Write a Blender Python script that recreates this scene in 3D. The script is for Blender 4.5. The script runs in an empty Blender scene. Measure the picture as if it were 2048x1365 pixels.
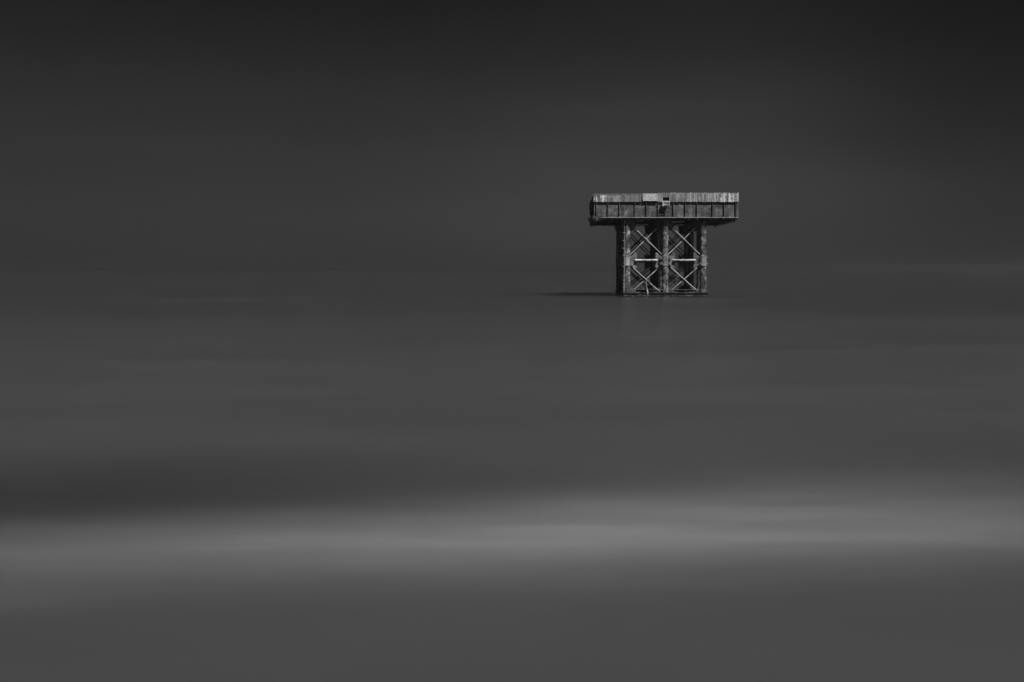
import bpy, math, random
from mathutils import Vector, Matrix

random.seed(7)
scene = bpy.context.scene
R = math.radians

# ------------------------------------------------------------------ camera
CAM_H = 1.656            # eye height above the water
FPX = 1824.0             # focal length in photograph pixels (2048 wide)
VPX, HOR = 1114.0, 540.0  # where the platform's depth lines and the horizon meet
cam_d = bpy.data.cameras.new('camera')
cam = bpy.data.objects.new('camera', cam_d)
scene.collection.objects.link(cam)
cam.location = (0, 0, CAM_H)
cam.rotation_euler = (R(90), 0, 0)
cam_d.sensor_width = 36.0
cam_d.lens = 36.0 * FPX / 2048.0
cam_d.shift_x = -(VPX - 1024.0) / 2048.0
cam_d.shift_y = -(682.5 - HOR) / 2048.0
cam_d.clip_end = 60000.0
scene.camera = cam

# ------------------------------------------------------------------ sky, sun, exposure
SUN_EL, SUN_AZ = R(57), R(141)      # azimuth clockwise from +Y (the view direction)
world = bpy.data.worlds.new('World')
scene.world = world
world.use_nodes = True
nt = world.node_tree
for n in list(nt.nodes):
    nt.nodes.remove(n)


def N(tree, kind, **kw):
    n = tree.nodes.new(kind)
    for k, v in kw.items():
        setattr(n, k, v)
    return n


def setin(tree, sock, v):
    if isinstance(v, (int, float)):
        sock.default_value = v
    elif isinstance(v, (tuple, list)):
        sock.default_value = v
    else:
        tree.links.new(v, sock)


def mth(tree, op, a, b=None, clamp=False):
    n = N(tree, 'ShaderNodeMath', operation=op, use_clamp=clamp)
    setin(tree, n.inputs[0], a)
    if b is not None:
        setin(tree, n.inputs[1], b)
    return n.outputs[0]


def sstep(tree, v, a, b, lo=0.0, hi=1.0):
    n = N(tree, 'ShaderNodeMapRange', interpolation_type='SMOOTHERSTEP')
    tree.links.new(v, n.inputs['Value'])
    n.inputs['From Min'].default_value = a
    n.inputs['From Max'].default_value = b
    n.inputs['To Min'].default_value = lo
    n.inputs['To Max'].default_value = hi
    return n.outputs['Result']


def noise(tree, vec, scale=(1, 1, 1), s=1.0, detail=2.0, rough=0.5, loc=(0, 0, 0)):
    m = N(tree, 'ShaderNodeMapping')
    tree.links.new(vec, m.inputs['Vector'])
    m.inputs['Scale'].default_value = scale
    m.inputs['Location'].default_value = loc
    n = N(tree, 'ShaderNodeTexNoise')
    tree.links.new(m.outputs[0], n.inputs['Vector'])
    n.inputs['Scale'].default_value = s
    n.inputs['Detail'].default_value = detail
    n.inputs['Roughness'].default_value = rough
    return n.outputs['Fac']


def ramp(tree, v, stops, interp='LINEAR'):
    n = N(tree, 'ShaderNodeValToRGB')
    n.color_ramp.interpolation = interp
    el = n.color_ramp.elements
    while len(el) < len(stops):
        el.new(0.5)
    for e, (p, c) in zip(el, stops):
        e.position = p
        e.color = (c, c, c, 1)
    tree.links.new(v, n.inputs[0])
    return n.outputs['Color']


sky = N(nt, 'ShaderNodeTexSky', sky_type='NISHITA', sun_disc=False)
sky.sun_elevation = SUN_EL
sky.sun_rotation = SUN_AZ
sky.air_density = 1.0
sky.dust_density = 0.0
bw = N(nt, 'ShaderNodeRGBToBW')             # the photograph is monochrome
nt.links.new(sky.outputs[0], bw.inputs[0])
tc = N(nt, 'ShaderNodeTexCoord')
sep = N(nt, 'ShaderNodeSeparateXYZ')
nt.links.new(tc.outputs['Generated'], sep.inputs[0])
# dark layered cloud, thinnest some ten degrees above the horizon and over the open sea ahead
cover = ramp(nt, sep.outputs['Z'], [(0.0, 0.100), (0.02, 0.100), (0.077, 0.146), (0.132, 0.168), (0.186, 0.162), (0.241, 0.132), (0.295, 0.107), (0.42, 0.10)], 'B_SPLINE')
dot = N(nt, 'ShaderNodeVectorMath', operation='DOT_PRODUCT')
nt.links.new(tc.outputs['Generated'], dot.inputs[0])
dot.inputs[1].default_value = Vector((0.14, 0.988, 0.05)).normalized()
thin = ramp(nt, dot.outputs['Value'], [(0.70, 0.64), (0.80, 0.69), (0.93, 0.80), (0.96, 0.84), (0.985, 0.98), (1.0, 1.10)], 'B_SPLINE')
cover = mth(nt, 'MULTIPLY', cover, thin)
bank = mth(nt, 'MULTIPLY', sstep(nt, sep.outputs['X'], 0.10, 0.50), sstep(nt, sep.outputs['Z'], 0.0, 0.20, 0.14, 0.44))   # heavier bank to the right
cover = mth(nt, 'MULTIPLY', cover, mth(nt, 'SUBTRACT', 1.0, bank))
cn = noise(nt, tc.outputs['Generated'], (1.0, 1.0, 7.0), 1.5, 3.0, 0.5, (3.1, 0.4, 0.2))
cn2 = sstep(nt, cn, 0.25, 0.75, 0.93, 1.07)
bg = N(nt, 'ShaderNodeBackground')
bg.inputs['Strength'].default_value = 0.05
skyv = mth(nt, 'MULTIPLY', mth(nt, 'MULTIPLY', bw.outputs[0], cover), cn2)
nt.links.new(skyv, bg.inputs['Color'])
wo = N(nt, 'ShaderNodeOutputWorld')
nt.links.new(bg.outputs[0], wo.inputs['Surface'])

sun_d = bpy.data.lights.new('sun', 'SUN')
sun_d.energy = 4.9
sun_d.angle = R(0.5)
sun_d.color = (1, 1, 1)
sun = bpy.data.objects.new('sun', sun_d)
scene.collection.objects.link(sun)
sdir = Vector((math.sin(SUN_AZ) * math.cos(SUN_EL), math.cos(SUN_AZ) * math.cos(SUN_EL), math.sin(SUN_EL)))
sun.rotation_euler = sdir.to_track_quat('Z', 'Y').to_euler()
sun.location = (30, -20, 40)

vs = scene.view_settings
vs.view_transform = 'Standard'
vs.look = 'None'
vs.exposure = 0.0
vs.gamma = 1.0
vs.use_curve_mapping = False


# ------------------------------------------------------------------ materials
def new_mat(name):
    m = bpy.data.materials.new(name)
    m.use_nodes = True
    t = m.node_tree
    b = t.nodes['Principled BSDF']
    return m, t, b


def metal_mat(name, dark, mid, light, streak=(10, 10, 1.2), spots=26.0, patch=1.6, mix=0.5,
              white=0.0, wt=0.515, rough=0.62, bump=0.5, spec=0.35, vary=0.25, seed=0.0):
    """weathered painted or rusted steel: broad patches, run-down streaks, fine crust"""
    m, t, b = new_mat(name)
    geo = N(t, 'ShaderNodeNewGeometry')
    P = geo.outputs['Position']
    nP = noise(t, P, (1, 1, 1), patch, 4, 0.6, (seed, seed * 2, 1))
    nS = noise(t, P, streak, 1.0, 4, 0.65, (seed * 3, 2, seed))
    nF = noise(t, P, (1, 1, 1), spots, 3, 0.7, (seed, 4, seed))
    v = mth(t, 'ADD', mth(t, 'MULTIPLY', nP, 1 - mix), mth(t, 'MULTIPLY', nS, mix))
    v = mth(t, 'ADD', mth(t, 'MULTIPLY', v, 0.68), mth(t, 'MULTIPLY', nF, 0.32))
    col = ramp(t, v, [(0.40, dark), (0.475, mid), (0.53, mid * 1.25), (0.60, light)])
    if white > 0:
        nW = noise(t, P, (streak[0] * 0.8, streak[1] * 0.8, streak[2] * 0.5), 1.0, 3, 0.6, (seed + 7, 1, 3))
        nG = noise(t, P, (1, 1, 1), 9.0, 3, 0.7, (seed + 2, 6, 3))
        nB = noise(t, P, (0.5, 0.5, 0.0), 1.0, 1, 0.5, (seed + 4, 1, 3))
        w = mth(t, 'ADD', mth(t, 'MULTIPLY', nW, 0.62), mth(t, 'MULTIPLY', nG, 0.38))
        w = mth(t, 'ADD', w, mth(t, 'MULTIPLY', mth(t, 'SUBTRACT', nB, 0.5), 0.25))
        w = sstep(t, w, wt, wt + 0.085, 0.0, white)
        mx = N(t, 'ShaderNodeMix', data_type='RGBA')
        t.links.new(w, mx.inputs['Factor'])
        t.links.new(col, mx.inputs['A'])
        mx.inputs['B'].default_value = (0.74, 0.74, 0.74, 1)
        col = mx.outputs['Result']
    oi = N(t, 'ShaderNodeObjectInfo')
    g = mth(t, 'ADD', mth(t, 'MULTIPLY', oi.outputs['Random'], vary), 1 - vary / 2)
    mul = N(t, 'ShaderNodeMix', data_type='RGBA', blend_type='MULTIPLY')
    mul.inputs['Factor'].default_value = 1
    t.links.new(col, mul.inputs['A'])
    cb = N(t, 'ShaderNodeCombineColor')
    for i in range(3):
        t.links.new(g, cb.inputs[i])
    t.links.new(cb.outputs[0], mul.inputs['B'])
    t.links.new(mul.outputs['Result'], b.inputs['Base Color'])
    b.inputs['Roughness'].default_value = rough
    b.inputs['Specular IOR Level'].default_value = spec
    bp = N(t, 'ShaderNodeBump')
    bp.inputs['Strength'].default_value = bump
    bp.inputs['Distance'].default_value = 0.03
    t.links.new(nF, bp.inputs['Height'])
    t.links.new(bp.outputs[0], b.inputs['Normal'])
    return m


M = {}
M['web'] = metal_mat('rusted_web_plate', 0.018, 0.072, 0.22, (7, 7, 2.2), 22, 3.0, 0.4, 0.10, bump=0.5, seed=1)
M['fascia'] = metal_mat('streaked_fascia_paint', 0.06, 0.20, 0.44, (13, 13, 0.9), 20, 2.0, 0.7, 0.85, bump=0.35, seed=4)
M['limed'] = metal_mat('bird_limed_fascia', 0.05, 0.14, 0.36, (13, 13, 0.9), 20, 2.0, 0.7, 0.95, wt=0.45, bump=0.4, seed=19)
M['plain'] = metal_mat('dull_fascia_paint', 0.07, 0.18, 0.34, (13, 13, 0.9), 20, 2.0, 0.7, 0.25, bump=0.35, seed=20)
M['plank'] = metal_mat('weathered_board', 0.06, 0.20, 0.44, (16, 16, 1.0), 24, 1.5, 0.65, 0.7, bump=0.6, vary=0.5, seed=9)
M['column'] = metal_mat('barnacled_column', 0.010, 0.080, 0.50, (6, 6, 2.5), 12, 3.0, 0.35, 0.45, bump=1.0, rough=0.42, seed=3)
M['sleeve'] = metal_mat('worn_sleeve', 0.07, 0.19, 0.46, (8, 8, 0.8), 15, 2.0, 0.6, 0.3, rough=0.5, bump=0.25, seed=5)
M['brace'] = metal_mat('galvanised_brace', 0.14, 0.46, 0.72, (3, 3, 3), 24, 2.0, 0.4, 0.35, rough=0.45, bump=0.4, seed=6)
M['gusset'] = metal_mat('crusted_gusset', 0.04, 0.13, 0.34, (5, 5, 4), 30, 3.5, 0.3, 0.2, bump=0.9, seed=8)
M['tube'] = metal_mat('bird_limed_tube', 0.16, 0.50, 0.74, (6, 6, 6), 12, 2.0, 0.3, 0.4, rough=0.55, bump=0.4, seed=2)
M['dark'] = metal_mat('tarred_beam_and_shade', 0.025, 0.065, 0.18, (5, 5, 2), 22, 2.5, 0.4, 0.06, rough=0.75, bump=0.7, seed=11)  # also painted on end boards, rear braces and water-gap blocks as shade
M['flange'] = metal_mat('chipped_flange', 0.12, 0.40, 0.70, (9, 9, 9), 14, 3.0, 0.5, 0.5, bump=0.4, seed=12)
M['bolt'] = metal_mat('bolt_steel', 0.2, 0.35, 0.6, (9, 9, 9), 14, 3.0, 0.5, 0.2, bump=0.2, seed=13)
M['weed'] = metal_mat('hanging_weed', 0.04, 0.10, 0.24, (6, 6, 3), 22, 3.0, 0.4, 0.10, rough=0.85, bump=0.6, seed=14)
M['rope'] = metal_mat('frayed_rope', 0.22, 0.40, 0.60, (9, 9, 9), 24, 3.0, 0.4, 0.1, rough=0.9, bump=0.5, seed=15)
M['base'] = metal_mat('wet_base_beam', 0.02, 0.055, 0.22, (4, 4, 9), 18, 2.4, 0.5, 0.15, bump=0.8, seed=16)
M['sign'] = metal_mat('sign_plate_grey', 0.27, 0.31, 0.35, (4, 4, 1), 10, 1.5, 0.5, 0.0, rough=0.45, bump=0.05, vary=0.0, seed=17)
M['letter'] = metal_mat('sign_lettering_white', 0.78, 0.84, 0.86, (4, 4, 1), 10, 1.5, 0.5, 0.0, rough=0.5, bump=0.0, vary=0.0, seed=18)


def sea_mat():
    m, t, b = new_mat('long_exposure_sea')
    geo = N(t, 'ShaderNodeNewGeometry')
    P = geo.outputs['Position']
    s = N(t, 'ShaderNodeSeparateXYZ')
    t.links.new(P, s.inputs[0])
    X, Y = s.outputs['X'], s.outputs['Y']
    n1 = noise(t, P, (0.16, 0.42, 0), 1.0, 3, 0.5, (2, 5, 0))
    n2 = noise(t, P, (0.35, 1.6, 0), 1.0, 4, 0.55, (9, 1, 0))
    n3 = noise(t, P, (0.02, 0.09, 0), 1.0, 3, 0.5, (4, 3, 0))
    # foam of the breaker that rolled in past the camera
    tt = mth(t, 'SUBTRACT', mth(t, 'SUBTRACT', Y, mth(t, 'MULTIPLY', X, 0.117)), 5.48)
    tt = mth(t, 'ADD', tt, mth(t, 'MULTIPLY', mth(t, 'SUBTRACT', n1, 0.5), 0.9))
    w_far = sstep(t, X, -3.5, 3.5, 0.62, 1.25)
    side = sstep(t, tt, -0.05, 0.05)
    wid = mth(t, 'ADD', mth(t, 'MULTIPLY', side, w_far), mth(t, 'MULTIPLY', mth(t, 'SUBTRACT', 1.0, side), 0.52))
    q = mth(t, 'DIVIDE', tt, wid)
    bell = mth(t, 'EXPONENT', mth(t, 'MULTIPLY', mth(t, 'MULTIPLY', q, q), -1.0))
    n4 = noise(t, P, (0.8, 4.5, 0), 1.0, 4, 0.6, (1, 7, 0))
    foam = mth(t, 'MULTIPLY', bell, sstep(t, n2, 0.2, 0.8, 0.78, 1.22))
    foam = mth(t, 'MULTIPLY', foam, sstep(t, n4, 0.25, 0.75, 0.92, 1.08))
    # along the breaker the foam is thickest near its middle
    along = mth(t, 'SUBTRACT', 1.0, mth(t, 'MULTIPLY', mth(t, 'ABSOLUTE', mth(t, 'SUBTRACT', X, 0.2)), 0.175), True)
    foam = mth(t, 'MULTIPLY', foam, along)
    # clear water drawn back behind it, strongest on the left
    tr = mth(t, 'MULTIPLY', sstep(t, tt, 0.4, 1.3), mth(t, 'SUBTRACT', 1.0, sstep(t, tt, 1.4, 4.0)))
    tr = mth(t, 'MULTIPLY', tr, sstep(t, X, 0.5, -4.5))
    # thin far foam line
    far = mth(t, 'SUBTRACT', 1.0, sstep(t, mth(t, 'ABSOLUTE', mth(t, 'SUBTRACT', Y, 50.2)), 0.2, 2.4))
    far = mth(t, 'MULTIPLY', far, mth(t, 'MULTIPLY', sstep(t, X, -26, -17), sstep(t, X, -9, -16)))
    far = mth(t, 'MULTIPLY', far, sstep(t, n2, 0.35, 0.65))
    shelf = sstep(t, mth(t, 'LOGARITHM', mth(t, 'MAXIMUM', Y, 1.0), 10.0), 0.95, 1.85, 0.053, 0.030)   # silty shallows, clearer offshore
    alb = mth(t, 'ADD', shelf, mth(t, 'MULTIPLY', mth(t, 'SUBTRACT', n1, 0.5), 0.024))
    alb = mth(t, 'ADD', alb, mth(t, 'MULTIPLY', mth(t, 'SUBTRACT', n3, 0.5), 0.018))
    alb = mth(t, 'ADD', alb, mth(t, 'MULTIPLY', mth(t, 'SUBTRACT', n2, 0.5), 0.012))
    alb = mth(t, 'SUBTRACT', alb, mth(t, 'MULTIPLY', tr, 0.018))
    alb = mth(t, 'ADD', alb, mth(t, 'MULTIPLY', foam, 0.120))
    alb = mth(t, 'ADD', alb, mth(t, 'MULTIPLY', far, 0.02))
    cb = N(t, 'ShaderNodeCombineColor')
    for i in range(3):
        t.links.new(alb, cb.inputs[i])
    t.links.new(cb.outputs[0], b.inputs['Base Color'])
    b.inputs['Roughness'].default_value = 0.33
    b.inputs['IOR'].default_value = 1.33
    # turbid water: sunlight spreads metres below the surface
    b.inputs['Subsurface Weight'].default_value = 1.0
    b.inputs['Subsurface Radius'].default_value = (1, 1, 1)
    b.inputs['Subsurface Scale'].default_value = 60.0
    return m


M['sea'] = sea_mat()


# ------------------------------------------------------------------ mesh helpers
class MB:
    def __init__(self):
        self.v, self.f, self.sm = [], [], []

    def add(self, vs_, fs, smooth=False):
        o = len(self.v)
        self.v += [tuple(p) for p in vs_]
        self.f += [tuple(i + o for i in f) for f in fs]
        self.sm += [smooth] * len(fs)
        return self

    def box(self, a, b):
        x0, y0, z0 = [min(p, q) for p, q in zip(a, b)]
        x1, y1, z1 = [max(p, q) for p, q in zip(a, b)]
        return self.add([(x0, y0, z0), (x1, y0, z0), (x1, y1, z0), (x0, y1, z0),
                         (x0, y0, z1), (x1, y0, z1), (x1, y1, z1), (x0, y1, z1)],
                        [(0, 3, 2, 1), (4, 5, 6, 7), (0, 1, 5, 4), (1, 2, 6, 5), (2, 3, 7, 6), (3, 0, 4, 7)])

    def tube(self, pts, rad, n=10, caps=True, smooth=True):
        pts = [Vector(p) for p in pts]
        if not isinstance(rad, (list, tuple)):
            rad = [rad] * len(pts)
        rings = []
        for i, p in enumerate(pts):
            d = (pts[min(i + 1, len(pts) - 1)] - pts[max(i - 1, 0)]).normalized()
            q = d.to_track_quat('Z', 'Y')
            rings.append([p + q @ Vector((rad[i] * math.cos(2 * math.pi * k / n), rad[i] * math.sin(2 * math.pi * k / n), 0)) for k in range(n)])
        vs_ = [p for r in rings for p in r]
        fs = []
        for i in range(len(pts) - 1):
            for k in range(n):
                a, b_ = i * n + k, i * n + (k + 1) % n
                fs.append((a, b_, b_ + n, a + n))
        self.add(vs_, fs, smooth)
        if caps:
            self.add(rings[0], [tuple(range(n))[::-1]])
            self.add(rings[-1], [tuple(range(n))])
        return self

    def prism(self, poly, y0, y1):
        """polygon in x,z extruded along y"""
        n = len(poly)
        vs_ = [(x, y0, z) for x, z in poly] + [(x, y1, z) for x, z in poly]
        fs = [tuple(range(n)), tuple(range(n, 2 * n))[::-1]]
        for i in range(n):
            j = (i + 1) % n
            fs.append((j, i, i + n, j + n))
        return self.add(vs_, fs)

    def mesh(self, name, mat):
        me = bpy.data.meshes.new(name)
        me.from_pydata(self.v, [], self.f)
        me.polygons.foreach_set('use_smooth', self.sm)
        me.materials.append(mat)
        me.update()
        return me

    def build(self, name, mat, parent=None, kind=None, label=None):
        return put(self.mesh(name, mat), name, parent, kind, label)


def put(me, name, parent=None, kind=None, label=None, loc=None):
    o = bpy.data.objects.new(name, me)
    scene.collection.objects.link(o)
    if parent is not None:
        o.parent = parent
    if loc is not None:
        o.location = loc
    if kind:
        o['kind'] = kind
    if label:
        o['label'] = label
    return o


def thing(name, label, cat, loc):
    o = bpy.data.objects.new(name, None)
    o.empty_display_size = 0.3
    scene.collection.objects.link(o)
    o.location = loc
    o['label'] = label
    o['category'] = cat
    return o


# ------------------------------------------------------------------ the sea
def sea():
    def grade(near, step, far, growth):
        out, v, s_ = [0.0], 0.0, step
        while v < far:
            v += s_
            out.append(v)
            if v > near:
                s_ *= growth
        return out
    ys = grade(14, 0.25, 5000, 1.22)
    ysn = [-v for v in grade(8, 1.0, 3000, 1.6)][1:]
    ys = sorted(ysn) + ys
    xs = grade(9, 0.35, 5000, 1.25)
    xs = sorted([-v for v in xs[1:]]) + xs
    vs_, fs = [], []
    for y in ys:
        for x in xs:
            t_ = y - 0.117 * x - 5.55
            z = 0.05 * math.exp(-(t_ / 0.75) ** 2) * math.exp(-(x / 14) ** 2)
            z += 0.012 * math.sin(0.8 * y - 0.1 * x + 1.0) * math.exp(-(y / 20) ** 2) * math.exp(-(x / 20) ** 2)
            vs_.append((x, y, z))
    w = len(xs)
    for j in range(len(ys) - 1):
        for i in range(w - 1):
            a = j * w + i
            fs.append((a, a + 1, a + 1 + w, a + w))
    MB().add(vs_, fs, True).build('sea', M['sea'], kind='structure')


sea()

# sea mist: one even volume round everything, it dissolves the horizon
hz_m = bpy.data.materials.new('sea_mist')
hz_m.use_nodes = True
ht = hz_m.node_tree
for n in list(ht.nodes):
    ht.nodes.remove(n)
pv = N(ht, 'ShaderNodeVolumePrincipled')
pv.inputs['Color'].default_value = (0.68, 0.68, 0.68, 1)
pv.inputs['Density'].default_value = 0.0013
pv.inputs['Anisotropy'].default_value = 0.75
ho = N(ht, 'ShaderNodeOutputMaterial')
ht.links.new(pv.outputs[0], ho.inputs['Volume'])
MB().box((-8000, -8000, -3.5), (8000, 8000, 8.5)).build('haze', hz_m, kind='stuff')

# ------------------------------------------------------------------ the platform
Y0 = 57.2
XM = (1330 - VPX) * Y0 / FPX
root = thing('sea_platform', 'derelict steel platform on barnacled columns standing alone in the sea', 'platform', (XM, Y0, 0))


def fx(px, ly=0.0):
    return (px - VPX) * (Y0 + ly) / FPX - XM


def fz(py, ly=0.0):
    return CAM_H + (HOR - py) * (Y0 + ly) / FPX


COLX = [-2.39, 0.0, 2.39]
ROWY = [0.0, 1.4, 5.3, 7.2]
RC = 0.205
Z_DECK = 4.88          # underside
Z_S0, Z_S1 = 1.94, 2.51  # mid sleeve


def column(x, y, row):
    rnd = random.Random(int(x * 10) + row * 77)
    b = MB()
    n, zs, z = 22, [], -2.0
    while z < Z_DECK - 0.02:
        zs.append(z)
        z += 0.11
    zs.append(Z_DECK - 0.004)
    vs_ = []
    for z in zs:
        g = 0.010 if z > 0.6 else 0.022
        for k in range(n):
            a = 2 * math.pi * k / n
            r = RC + rnd.uniform(-g, g) * 0.6
            vs_.append((x + r * math.cos(a), y + r * math.sin(a), z))
    fs = []
    for i in range(len(zs) - 1):
        for k in range(n):
            p, q = i * n + k, i * n + (k + 1) % n
            fs.append((p, q, q + n, p + n))
    b.add(vs_, fs, True)
    c = b.build('column', M['column'], root)
    s = MB()
    s.tube([(x, y, Z_S0), (x, y, Z_S1)], RC + 0.022, 24)
    s.build('sleeve', M['sleeve'], c)
    for z in (Z_S0, Z_S1):
        MB().tube([(x, y, z - 0.018), (x, y, z + 0.018)], RC + 0.045, 24, smooth=False).build('collar_ring', M['flange'], c)
    if row == 0:
        # seam rings of the column sections
        for z in ([1.45, 3.92] if x > -1 else [3.1]):
            MB().tube([(x, y, z - 0.009), (x, y, z + 0.009)], RC + 0.016, 24, smooth=False).build('seam', M['column'], c)
        bm = MB()
        for z in (Z_S0 + 0.1, Z_S1 - 0.1):
            for a in (-2.5, -0.6, 0.15):
                p = Vector((x + (RC + 0.01) * math.cos(a), y + (RC + 0.01) * math.sin(a), z))
                d = Vector((math.cos(a), math.sin(a), 0))
                bm.tube([p, p + d * 0.075], 0.032, 6, smooth=False)
        bm.build('clamp_bolts', M['bolt'], c, kind='stuff')
    # cap plate under the deck
    MB().box((x - 0.33, y - 0.33, Z_DECK - 0.15), (x + 0.33, y + 0.33, Z_DECK - 0.11)).build('cap_plate', M['dark'], c)
    return c


for r_, y in enumerate(ROWY):
    for x in COLX:
        column(x, y, r_)

# clamp jaws on the front middle column
for z in (Z_S0 + 0.12, Z_S1 - 0.12):
    for sx in (-1, 1):
        MB().box((sx * 0.20, -0.20, z - 0.075), (sx * 0.33, 0.02, z + 0.075)).build('clamp_jaw', M['gusset'], root)

# bracing frames: built once for one bay, repeated for both bays and the four rows
BR = 0.025


def bar_mesh(p, q, r, name, mat):
    """a brace with a slightly worn, uneven surface and flattened ends"""
    p, q = Vector(p), Vector(q)
    pts, rad = [], []
    rr = random.Random(int(p.x * 100 + q.z * 37))
    k = 14
    for i in range(k + 1):
        f = i / k
        pts.append(p.lerp(q, f) + Vector((0, 0, -0.008 * math.sin(math.pi * f))))
        rad.append(r * (1 + rr.uniform(-0.07, 0.07)))
    return MB().tube(pts, rad, 10).mesh(name, mat)


xa, xb = RC + 0.14, 2.39 - RC - 0.14
ZT, ZM1, ZM0, ZB = fz(451), fz(510), fz(535), 0.34
uo = 0.045
bay_parts = []
bay_parts.append(('brace', bar_mesh((xa - 0.02, -uo, ZT), (xb + 0.16, -uo, ZM1), BR, 'brace', M['brace'])))
bay_parts.append(('brace', bar_mesh((xb + 0.02, uo, ZT), (xa - 0.16, uo, ZM1), BR, 'brace', M['brace'])))
bay_parts.append(('brace', bar_mesh((xa + 0.0, -uo, ZM0), (xb - 0.05, -uo, ZB), BR, 'brace', M['brace'])))
bay_parts.append(('brace', bar_mesh((xb + 0.0, uo, ZM0), (xa + 0.02, uo, ZB), BR, 'brace', M['brace'])))


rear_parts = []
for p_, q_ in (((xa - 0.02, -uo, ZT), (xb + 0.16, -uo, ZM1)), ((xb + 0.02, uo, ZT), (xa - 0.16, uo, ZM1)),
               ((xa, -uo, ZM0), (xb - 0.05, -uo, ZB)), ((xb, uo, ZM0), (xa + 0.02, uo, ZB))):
    rear_parts.append(('brace', bar_mesh(p_, q_, 0.036, 'brace', M['dark'])))  # rear rows coloured dark in place of the shadow they stand in


def mid_gusset(side):
    # side 0: plate on the bay's left column, 1: on its right
    x0, x1 = RC + 0.05, RC + 0.40
    za, zb = Z_S0 + 0.01, Z_S1 - 0.01
    poly = [(x0, za - 0.03), (x0 + 0.09, za - 0.05), (x1 - 0.11, za - 0.22), (x1, za - 0.20), (x1, zb + 0.22), (x1 - 0.11, zb + 0.24), (x0 + 0.09, zb + 0.06), (x0, zb + 0.03)]
    if side:
        poly = [(2.39 - x, z) for x, z in poly][::-1]
    return MB().prism(poly, -0.012, 0.012).mesh('gusset', M['gusset'])


def top_gusset(side):
    poly = [(RC, Z_DECK - 0.12), (RC, 4.15), (RC + 0.10, 4.10), (RC + 0.33, 4.28), (RC + 0.40, Z_DECK - 0.12)]
    if side:
        poly = [(2.39 - x, z) for x, z in poly][::-1]
    return MB().prism(poly, -0.012, 0.012).mesh('gusset', M['dark'])


def low_gusset(side):
    poly = [(RC, 0.25), (RC + 0.42, 0.25), (RC + 0.36, 0.36), (RC + 0.12, 0.56), (RC, 0.58)]
    if side:
        poly = [(2.39 - x, z) for x, z in poly][::-1]
    return MB().prism(poly, -0.012, 0.012).mesh('gusset', M['dark'])


gus = [mid_gusset(0), mid_gusset(1), top_gusset(0), top_gusset(1), low_gusset(0), low_gusset(1)]
xmid = 2.39 / 2
cz_u, cz_l = (ZT + ZM1) / 2 - 0.01, (ZM0 + ZB) / 2
cplate = []
for cz in (cz_u, cz_l):
    cplate.append(MB().prism([(xmid - 0.09, cz - 0.06), (xmid + 0.09, cz - 0.06), (xmid + 0.11, cz), (xmid + 0.09, cz + 0.06), (xmid - 0.09, cz + 0.06), (xmid - 0.11, cz)], -0.008, 0.008).mesh('crossing_plate', M['gusset']))
hz = fz(521)
tube_pts, tube_rad = [], []
rr = random.Random(5)
for i in range(15):
    f = i / 14
    tube_pts.append((RC + 0.29 + f * (2.39 - 2 * RC - 0.58 + 0.02), -0.10 + rr.uniform(-.004, .004), hz + rr.uniform(-.006, .006)))
    tube_rad.append(0.066 * (0.8 if i in (0, 14) else 1.0) * (1 + rr.uniform(-0.05, 0.05)))
front_tube = MB().tube(tube_pts, tube_rad, 14).mesh('cross_tube', M['tube'])
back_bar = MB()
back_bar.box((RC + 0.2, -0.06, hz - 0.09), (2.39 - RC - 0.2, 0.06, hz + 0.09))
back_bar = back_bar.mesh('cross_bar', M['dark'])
jig = random.Random(8)
bolt_me = MB().tube([(0, 0, 0), (0, -0.05, 0)], 0.026, 6, smooth=False).mesh('bolt', M['bolt'])
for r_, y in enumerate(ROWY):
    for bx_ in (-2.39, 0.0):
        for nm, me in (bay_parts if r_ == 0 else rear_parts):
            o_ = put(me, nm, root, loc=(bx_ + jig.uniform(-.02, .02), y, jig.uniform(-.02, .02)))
            o_.rotation_euler = (0, jig.uniform(-.006, .006), 0)
        for gi, me in enumerate(gus):
            g = put(me, 'gusset', root, loc=(bx_, y, 0))
            if r_ == 0 and gi < 2:
                s = 1 if gi == 0 else -1
                o0 = 0 if gi == 0 else 2.39
                for dz in (-0.30, -0.12, 0.20, 0.42, 0.62, 0.80):
                    put(bolt_me, 'bolt', g, loc=(o0 + s * (RC + 0.34), -0.01, Z_S0 + dz * 0.9))
                for dz in (0.02, 0.16, 0.30, 0.44, 0.54):
                    put(bolt_me, 'bolt', g, loc=(o0 + s * (RC + 0.09), -0.01, Z_S0 + dz))
        for me in cplate:
            put(me, 'crossing_plate', root, loc=(bx_, y, 0))
        if r_ == 0:
            put(front_tube, 'cross_tube', root, loc=(bx_, y, 0), label='pale bird-limed horizontal tube between the front columns')
        else:
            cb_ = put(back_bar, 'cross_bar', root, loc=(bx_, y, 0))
# bright lugs and lumps along the back cross bars
lugs = random.Random(12)
for r_, y in ((1, 1.4), (2, 5.3)):
    for bx_ in (-2.39, 0.0):
        for k in range(4):
            x = bx_ + lugs.uniform(0.55, 1.85)
            h = lugs.uniform(0.05, 0.12)
            MB().tube([(x, y - 0.02, hz + 0.085), (x, y - 0.02, hz + 0.09 + h * 0.6), (x, y - 0.02, hz + 0.09 + h)], [0.05, 0.045, 0.015], 7).build('lug', M['bolt'], root)

# depth-direction ties between the rows on each column line
for x in COLX:
    for ya, yb in ((0.0, 1.4), (1.4, 5.3), (5.3, 7.2)):
        MB().tube([(x, ya + RC, hz + 0.05), (x, yb - RC, hz + 0.05)], 0.07, 8).build('tie_tube', M['gusset'], root)

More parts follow.
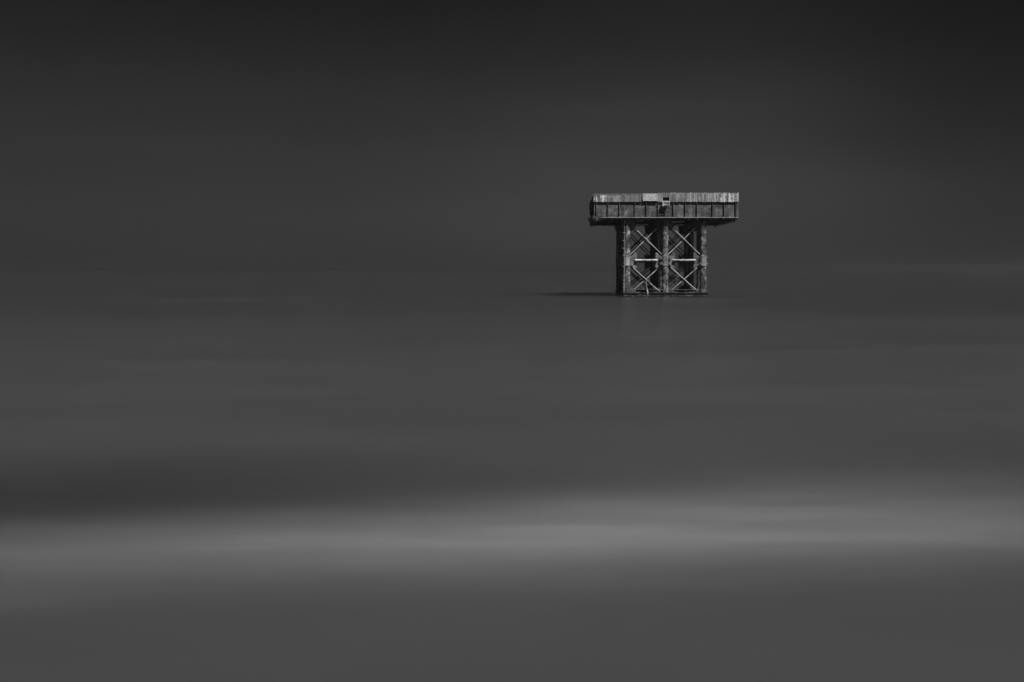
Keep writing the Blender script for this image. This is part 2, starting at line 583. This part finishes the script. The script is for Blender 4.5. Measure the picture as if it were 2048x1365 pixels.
# base frame at the waterline
zb0, zb1 = 0.035, fz(585.5, -0.3)
for yb_, nm in ((-0.30, 'f'), (7.5, 'b')):
    b = MB()
    b.box((-2.62, yb_ - 0.055, zb0), (2.64, yb_ + 0.055, zb0 + 0.035))
    b.box((-2.62, yb_ + 0.03, zb0 + 0.035), (2.64, yb_ + 0.055, zb1 - 0.035))
    b.box((-2.62, yb_ - 0.055, zb1 - 0.035), (2.64, yb_ + 0.055, zb1))
    b.build('base_beam', M['base'], root)
for xb_ in (-2.58, 2.59):
    MB().box((xb_ - 0.05, -0.245, zb0 + 0.01), (xb_ + 0.05, 7.445, zb1 - 0.01)).build('base_beam', M['base'], root)
for y in ROWY[1:]:
    MB().box((-2.52, y - 0.05, 0.06), (2.53, y + 0.05, 0.24)).build('base_beam', M['base'], root)
# added dark blocks standing in for shadow on the water under the base frame
for xa_, xb_ in ((-2.60, -1.85), (-0.95, 0.60), (1.70, 2.62)):
    MB().box((xa_, -0.34, -0.25), (xb_, -0.20, zb0 - 0.002)).build('water_shadow_block', M['dark'], root)
# mussels and lumps crusting the base frame
lump = random.Random(31)
lm = MB()
for k in range(420):
    x = lump.uniform(-2.64, 2.66)
    z = zb0 + (zb1 - zb0) * lump.random()
    if math.sin(x * 3.1) + math.sin(x * 7.7 + 1) < lump.uniform(-1.6, 0.9):
        continue
    r = lump.uniform(0.012, 0.036)
    y = -0.345 - r * 0.3 + (0.05 if 0.03 < z - zb0 < zb1 - zb0 - 0.04 else 0)
    lm.tube([(x, y + r, z - r * .6), (x + lump.uniform(-.02, .02), y, z), (x, y + r, z + r * .9)], [r * .5, r, r * .35], 6)
lm.build('mussel_crust', M['base'], root, kind='stuff')
# thin rail above the base frame with posts
MB().tube([(-2.60, -0.30, fz(579.5, -.3)), (-1.0, -0.30, fz(579.2, -.3)), (0.8, -0.30, fz(580, -.3)), (2.4, -0.30, fz(579.5, -.3))], 0.012, 6).build('guard_rail', M['gusset'], root)
for x, zt in ((-2.61, fz(571.5, -.3)), (-0.42, fz(579.5, -.3)), (0.42, fz(579.7, -.3)), (1.25, fz(579.7, -.3)), (1.98, fz(579.5, -.3))):
    MB().tube([(x, -0.30, zb1), (x, -0.30, zt)], 0.016, 6).build('rail_post', M['gusset'], root)

# climbing pipe with rungs on the front left column
px_ = -2.39 - 0.185
pipe = MB().tube([(px_, -0.19, 0.30), (px_ + 0.004, -0.19, 2.3), (px_, -0.19, fz(453, -.2))], 0.022, 8).build('climbing_pipe', M['sleeve'], root)
for py in (466, 482, 497, 511, 533.5, 552, 561, 568, 575):
    z = fz(py, -.2)
    MB().tube([(px_ - 0.09, -0.20, z), (px_ + 0.07, -0.20, z + 0.004)], 0.018, 6).build('rung', M['bolt'], pipe)

# ---- deck: girder box, fascia, slab
FY_WEB, FY_FAS = -0.36, -0.455
BACKY = 7.45
XL, XR = fx(1191.5, FY_WEB), fx(1473.5, FY_WEB)
FL, FR = fx(1187, FY_FAS), fx(1477, FY_FAS)
ZF0, ZF1 = fz(404.2, FY_FAS), fz(389, FY_FAS)     # fascia bottom and top
ZFL = fz(435.5, FY_WEB)                          # flange level


def girder(name, origin, du, dn, L, stiff, panel_mat, detail=True):
    """web panels, stiffeners, bottom flange along u; dn is the outward normal"""
    o, u, n = Vector(origin), Vector(du), Vector(dn)

    def bx(u0, u1, n0, n1, z0, z1):
        b = MB()
        p = [o + u * u0 + n * n0, o + u * u1 + n * n0, o + u * u1 + n * n1, o + u * u0 + n * n1]
        vs_ = [(q.x, q.y, z0) for q in p] + [(q.x, q.y, z1) for q in p]
        fs = [(0, 3, 2, 1), (4, 5, 6, 7), (0, 1, 5, 4), (1, 2, 6, 5), (2, 3, 7, 6), (3, 0, 4, 7)]
        return b.add(vs_, fs)
    zlo, zhi = ZFL + 0.016, ZF0 + 0.12
    for a, b_ in zip(stiff[:-1], stiff[1:]):
        d = random.uniform(-0.004, 0.006)
        bx(a + 0.002, b_ - 0.002, -0.02, d, zlo, zhi).build('web_panel', panel_mat, root)
    for s in stiff:
        bx(s - 0.011, s + 0.011, 0.008, 0.105, zlo + 0.03, ZF0 - 0.03).build('stiffener', M['web'], root)
    bx(stiff[0] - 0.02, stiff[-1] + 0.02, -0.10, 0.092, ZFL - 0.016, ZFL + 0.014).build('bottom_flange', M['flange'], root)
    bx(stiff[0] - 0.02, stiff[-1] + 0.02, -0.085, -0.022, ZF0 + 0.0, ZF0 + 0.05).build('top_flange', M['dark'], root)


st_px = [1192.6, 1215.6, 1238.6, 1269.6, 1292.5, 1315.8, 1346.4, 1370.2, 1393.6, 1424.8, 1447.8, 1471.3]
girder('front', (0, FY_WEB, 0), (1, 0, 0), (0, -1, 0), 0, [fx(p, FY_WEB) for p in st_px], M['web'])
SL = BACKY - FY_WEB
side_st = [SL * k / 10 for k in range(11)]
girder('left', (XL, BACKY, 0), (0, -1, 0), (-1, 0, 0), 0, [s for s in side_st], M['web'])
girder('right', (XR, FY_WEB, 0), (0, 1, 0), (1, 0, 0), 0, [s for s in side_st], M['web'])
girder('back', (XR, BACKY, 0), (-1, 0, 0), (0, 1, 0), 0, [(XR - XL) * k / 11 for k in range(12)], M['web'])

# fascia plates, left half of the front
T = 0.03
for p0, p1, dn_, fm in ((1187, 1218.6, 0.0, 'limed'), (1219, 1242, 0.004, 'fascia'), (1242.4, 1282.6, -0.004, 'plain')):
    MB().box((fx(p0, FY_FAS), FY_FAS + dn_, ZF0), (fx(p1, FY_FAS), FY_FAS + T, ZF1 - 0.012)).build('fascia_plate', M[fm], root)
MB().box((FL - 0.01, FY_FAS - 0.022, ZF1 - 0.010), (fx(1283, FY_FAS), FY_FAS + 0.10, ZF1 + 0.016)).build('top_trim', M['flange'], root)
# piece behind the sign, set back
MB().box((fx(1282.4, FY_FAS), FY_FAS + 0.055, ZF0 + 0.01), (fx(1316, FY_FAS), FY_FAS + 0.08, fz(388.5, FY_FAS))).build('fascia_plate', M['dark'], root)
MB().box((fx(1315.6, FY_FAS), FY_FAS, ZF0), (fx(1324.6, FY_FAS), FY_FAS + T, fz(386.4, FY_FAS))).build('fascia_plate', M['plain'], root)
MB().box((fx(1324.4, FY_FAS), FY_FAS + 0.004, fz(395, FY_FAS)), (fx(1339.6, FY_FAS), FY_FAS + T, fz(386.0, FY_FAS))).build('header_plate', M['plain'], root)
for p0, p1 in ((1323.9, 1325), (1338.9, 1340.2)):
    MB().box((fx(p0, FY_FAS), FY_FAS - 0.02, ZF0), (fx(p1, FY_FAS), FY_FAS + T + 0.003, fz(394.4, FY_FAS))).build('opening_jamb', M['flange'], root)

# upright boards, right half of the front, with a ragged top
pb = random.Random(21)
x = fx(1340.3, FY_FAS)
while x < FR - 0.02:
    w = pb.uniform(0.095, 0.165)
    x1 = min(x + w, FR)
    if FR - x1 < 0.05:
        x1 = FR
    top = fz(386.4, FY_FAS) + pb.uniform(-0.035, 0.03) - 0.03 * (x1 > FR - 1.0)
    dy = pb.uniform(-0.014, 0.010)
    zb_ = ZF0 + pb.uniform(-0.010, 0.012)
    ym = FY_FAS + dy
    # a board with a chewed top edge
    poly = [(x + 0.003, zb_), (x1 - 0.003, zb_), (x1 - 0.003, top + pb.uniform(-.03, .02)),
            (x + (x1 - x) * 0.66, top + pb.uniform(-.03, .02)), (x + (x1 - x) * 0.33, top + pb.uniform(-.03, .035)), (x + 0.003, top + pb.uniform(-.03, .02))]
    MB().prism(poly, ym, ym + 0.035).build('board', M['limed' if x > FR - 1.15 else 'plank'], root)
    x = x1
# fascia on the other three sides (boards seen edge on from the front)
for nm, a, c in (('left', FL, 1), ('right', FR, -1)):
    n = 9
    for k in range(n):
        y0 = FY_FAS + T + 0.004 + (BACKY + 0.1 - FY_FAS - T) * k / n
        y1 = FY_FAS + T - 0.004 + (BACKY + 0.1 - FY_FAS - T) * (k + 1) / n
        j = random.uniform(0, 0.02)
        MB().box((a + c * j, y0, ZF0 + random.uniform(-.02, .01)), (a + c * (j + 0.03), y1, ZF1 + random.uniform(-.06, 0.0))).build('end_board', M['dark'], root)  # dark colour paints in the shade on the deck ends
for k in range(10):
    x0 = FL + 0.04 + (FR - FL - 0.08) * k / 10
    x1 = FL + 0.032 + (FR - FL - 0.08) * (k + 1) / 10
    MB().box((x0, BACKY + 0.10, ZF0), (x1, BACKY + 0.13, ZF1 - random.uniform(0, .05))).build('fascia_plate', M['fascia'], root)

# deck planks (seen from below only through the bracing) and the beams that carry them
nb = 24
for k in range(nb):
    y0 = FY_FAS + 0.08 + (BACKY - FY_FAS) * k / nb
    y1 = y0 + (BACKY - FY_FAS) / nb - 0.012
    MB().box((FL + 0.06, y0, ZF1 - 0.20), (FR - 0.06, y1, ZF1 - 0.13)).build('deck_plank', M['plank'], root)
MB().box((XL + 0.12, FY_WEB + 0.12, ZFL + 0.03), (XR - 0.12, BACKY - 0.12, ZFL + 0.05)).build('soffit_plate', M['dark'], root)
for y in ROWY:
    b = MB()
    b.box((XL + 0.10, y - 0.012, Z_DECK - 0.09), (XR - 0.10, y + 0.012, ZFL - 0.03))
    b.box((XL + 0.10, y - 0.10, Z_DECK - 0.10), (XR - 0.10, y + 0.10, Z_DECK - 0.08))
    b.box((XL + 0.10, y - 0.10, ZFL - 0.03), (XR - 0.10, y + 0.10, ZFL + 0.029))
    b.build('cross_beam', M['dark'], root)
for x in (-3.3, -2.39, -1.2, 0.0, 1.2, 2.39, 3.3):
    for ya, yb in ((FY_WEB + 0.03, -0.11), (0.11, 1.29), (1.51, 5.19), (5.41, 7.09), (7.31, BACKY - .03)):
        b = MB()
        b.box((x - 0.012, ya, Z_DECK - 0.06), (x + 0.012, yb, ZFL + 0.028))
        b.box((x - 0.08, ya, Z_DECK - 0.075), (x + 0.08, yb, Z_DECK - 0.06))
        b.build('joist', M['dark'], root)
# pipe stubs and hangers below the front edge
for x0, x1, py, ly in ((fx(1273, -.2), fx(1298, -.2), 449.5, 0.55), (fx(1343, -.2), fx(1367, -.2), 444.3, -0.30), (fx(1352, 0), fx(1369, 0), 449.8, 0.5), (fx(1272, 0), fx(1285, 0), 442, -0.3)):
    z = fz(py, ly)
    MB().tube([(x0, ly, z), (x1, ly, z + 0.01)], 0.022, 8).build('hanger_bar', M['brace'], root)
    for x in (x0 + 0.08, x1 - 0.08):
        MB().tube([(x, ly, z), (x, ly, ZFL + 0.02)], 0.012, 6).build('hanger_rod', M['gusset'], root)

# landing frame at the opening
LY = -0.70
zt = fz(403.9, LY)
lx0, lx1 = fx(1325.0, LY), fx(1339.6, LY)
land = MB().box((lx0 + 0.06, LY + 0.05, zt - 0.02), (lx1 - 0.06, FY_FAS - 0.03, zt + 0.01)).build('landing_plate', M['gusset'], root)
fr = MB()
fr.box((lx0, LY - 0.025, zt - 0.032), (lx1, LY + 0.03, zt + 0.032))
fr.build('landing_bar', M['flange'], land)
MB().box((lx0 + 0.06, LY - 0.018, fz(410.4, LY)), (lx1 - 0.06, LY + 0.02, fz(409.2, LY))).build('landing_bar', M['flange'], land)
for xx in (lx0, lx1 - 0.065):
    MB().box((xx, LY - 0.022, fz(412.8, LY)), (xx + 0.062, LY + 0.026, zt - 0.033)).build('landing_leg', M['flange'], land)
    MB().box((xx + 0.005, LY + 0.031, zt - 0.03), (xx + 0.055, FY_WEB - 0.003, zt + 0.02)).build('landing_arm', M['flange'], land)

# weed, drips and rust icicles hanging from the edges of the deck
wd = random.Random(3)


def drip(mb, x, y, z, l, r):
    dx, dy = wd.uniform(-.04, .04), wd.uniform(-.04, .04)
    mb.tube([(x, y, z), (x + dx * .5, y + dy * .5, z - l * .5), (x + dx, y + dy, z - l)], [r, r * .75, r * .15], 5, caps=False)


wm = MB()
for k in range(75):    # front flange, sparse
    x = wd.uniform(XL, XR)
    drip(wm, x, FY_WEB - wd.uniform(-0.06, 0.10), ZFL - 0.01, wd.uniform(0.04, 0.17) * (1.5 if wd.random() < .15 else 1), wd.uniform(0.010, 0.022))
for k in range(420):   # right edge, dense fringe
    y = wd.uniform(FY_WEB, BACKY)
    drip(wm, XR + wd.uniform(-0.14, 0.11), y, ZFL - 0.01, wd.uniform(0.06, 0.30), wd.uniform(0.010, 0.026))
for k in range(420):   # back edge
    x = wd.uniform(XL, XR)
    drip(wm, x, BACKY + wd.uniform(-0.1, 0.11), ZFL - 0.01, wd.uniform(0.02, 0.09) + 0.2 * (wd.random() < 0.05), wd.uniform(0.012, 0.03))
for k in range(260):   # left edge
    y = wd.uniform(FY_WEB, BACKY)
    drip(wm, XL + wd.uniform(-0.11, 0.14), y, ZFL - 0.01, wd.uniform(0.05, 0.26), wd.uniform(0.012, 0.03))
for k in range(240):   # from the beams below the soffit
    y = wd.choice(ROWY) + wd.uniform(-.1, .1)
    drip(wm, wd.uniform(XL + .1, XR - .1), y, Z_DECK - 0.09, wd.uniform(0.02, 0.10), wd.uniform(0.010, 0.022))
wm.build('hanging_weed', M['weed'], root, kind='stuff')
# the thick ragged clump at the left corner
cm = MB()
for k in range(330):
    f = wd.random()
    x = XL - 0.09 + wd.gauss(0.05, 0.12)
    y = FY_WEB + f * 2.2
    z = ZFL + 0.16 * wd.random() - 0.02
    drip(cm, x, y, z, wd.uniform(0.06, 0.20) + 0.24 * wd.random() ** 3, wd.uniform(0.02, 0.05))
for k in range(120):
    x = XL + abs(wd.gauss(0, 0.25))
    drip(cm, x, FY_WEB - wd.uniform(-.1, .12), ZFL + wd.uniform(-.01, .1), wd.uniform(0.08, 0.38) * math.exp(-(x - XL) * 1.2), wd.uniform(0.012, 0.03))
for k in range(90):    # growth round the head of the left rear columns
    cm_a = wd.uniform(0, 6.28)
    yy = wd.choice(ROWY[2:])
    drip(cm, -2.39 + 0.3 * math.cos(cm_a), yy + 0.3 * math.sin(cm_a), 4.70 + wd.uniform(-.1, .02), wd.uniform(0.1, 0.45), wd.uniform(0.012, 0.03))
cm.build('weed_clump', M['weed'], root, kind='stuff')
# crust on the top edges
ct = MB()
for k in range(170):
    x = fx(1341, FY_FAS) + (FR - fx(1341, FY_FAS)) * wd.random()
    h = wd.uniform(0.02, 0.06)
    z = fz(386.6, FY_FAS) - 0.045
    ct.tube([(x, FY_FAS + 0.01, z), (x + wd.uniform(-.01, .01), FY_FAS + 0.01, z + 0.03 + h)], [0.014, 0.004], 5)
ct.build('edge_splinters', M['flange'], root, kind='stuff')

# ------------------------------------------------------------------ sign on the fascia
SY = Y0 + FY_FAS - 0.045
s0, s1 = XM + fx(1285.6, FY_FAS), XM + fx(1315.0, FY_FAS)
sz0, sz1 = fz(402.2, FY_FAS), fz(387.8, FY_FAS)
sw, sh = s1 - s0, sz1 - sz0
sign = thing('warning_sign', 'grey warning sign with white lettering fixed to the platform edge', 'sign', ((s0 + s1) / 2, SY, sz0))
MB().box((-sw / 2, 0, 0), (sw / 2, 0.022, sh)).build('sign_plate', M['sign'], sign)
e = 0.022
for a, b_ in (((-sw / 2, -0.010, 0), (sw / 2, -0.002, e)), ((-sw / 2, -0.010, sh - e), (sw / 2, -0.002, sh)),
              ((-sw / 2, -0.010, e + .001), (-sw / 2 + e, -0.002, sh - e - .001)), ((sw / 2 - e, -0.010, e + .001), (sw / 2, -0.002, sh - e - .001))):
    MB().box(a, b_).build('sign_border', M['letter'], sign)
for x in (-sw / 2 + 0.12, sw / 2 - 0.12):
    MB().box((x - 0.03, 0.023, 0.03), (x + 0.03, 0.098, sh - 0.03)).build('sign_bracket', M['dark'], sign)


def lettering(txt, cx, z, width, height):
    cu = bpy.data.curves.new('lettering', 'FONT')
    cu.body = txt
    cu.size = 1.0
    cu.extrude = 0.004
    cu.offset = 0.025
    tmp = bpy.data.objects.new('lettering_tmp', cu)
    scene.collection.objects.link(tmp)
    bpy.context.view_layer.update()
    me = bpy.data.meshes.new_from_object(tmp.evaluated_get(bpy.context.evaluated_depsgraph_get()))
    bpy.data.objects.remove(tmp)
    bpy.data.curves.remove(cu)
    xs = [v.co.x for v in me.vertices]
    ys = [v.co.y for v in me.vertices]
    kx, ky = width / (max(xs) - min(xs)), height / (max(ys) - min(ys))
    for v in me.vertices:
        x_, y_, z_ = v.co
        v.co = ((x_ - (max(xs) + min(xs)) / 2) * kx + cx, -0.006 - z_, (y_ - min(ys)) * ky + z)
    me.name = 'lettering'
    me.materials.clear()
    me.materials.append(M['letter'])
    put(me, 'lettering', sign)


lettering('DANGER', 0.01, sh * 0.545, sw * 0.80, sh * 0.34)
lettering('KEEP OFF', 0.0, sh * 0.125, sw * 0.88, sh * 0.33)

# ------------------------------------------------------------------ rope hanging from the lower bracing
rx, ry = fx(1292.5, -0.1), -0.12
rp = thing('frayed_rope', 'pale frayed rope end hanging from the lower cross brace over the base beam', 'rope', (XM + rx, Y0 + ry, 0))
b = MB()
rn = random.Random(4)
zt_, zmid, zlow = fz(562), fz(578), fz(595.5)
b.tube([(0.0, 0.06, zt_), (-0.005, -0.10, zt_ - .2), (0.02, -0.24, zmid), (0.045, -0.27, 0.30)], [0.012, 0.012, 0.016, 0.03], 6)
b.build('strand', M['rope'], rp)
b = MB()
for k in range(26):
    ax, ay = rn.uniform(-.035, .035), rn.uniform(-.03, .03)
    l = rn.uniform(0.12, 0.36)
    b.tube([(0.04 + ax * .3, -0.27, 0.42), (0.05 + ax, -0.30 + ay, 0.30), (0.05 + ax * 1.5, -0.30 + ay, 0.36 - l)], [0.010, 0.014, 0.004], 5)
b.build('frayed_end', M['rope'], rp, kind='stuff')
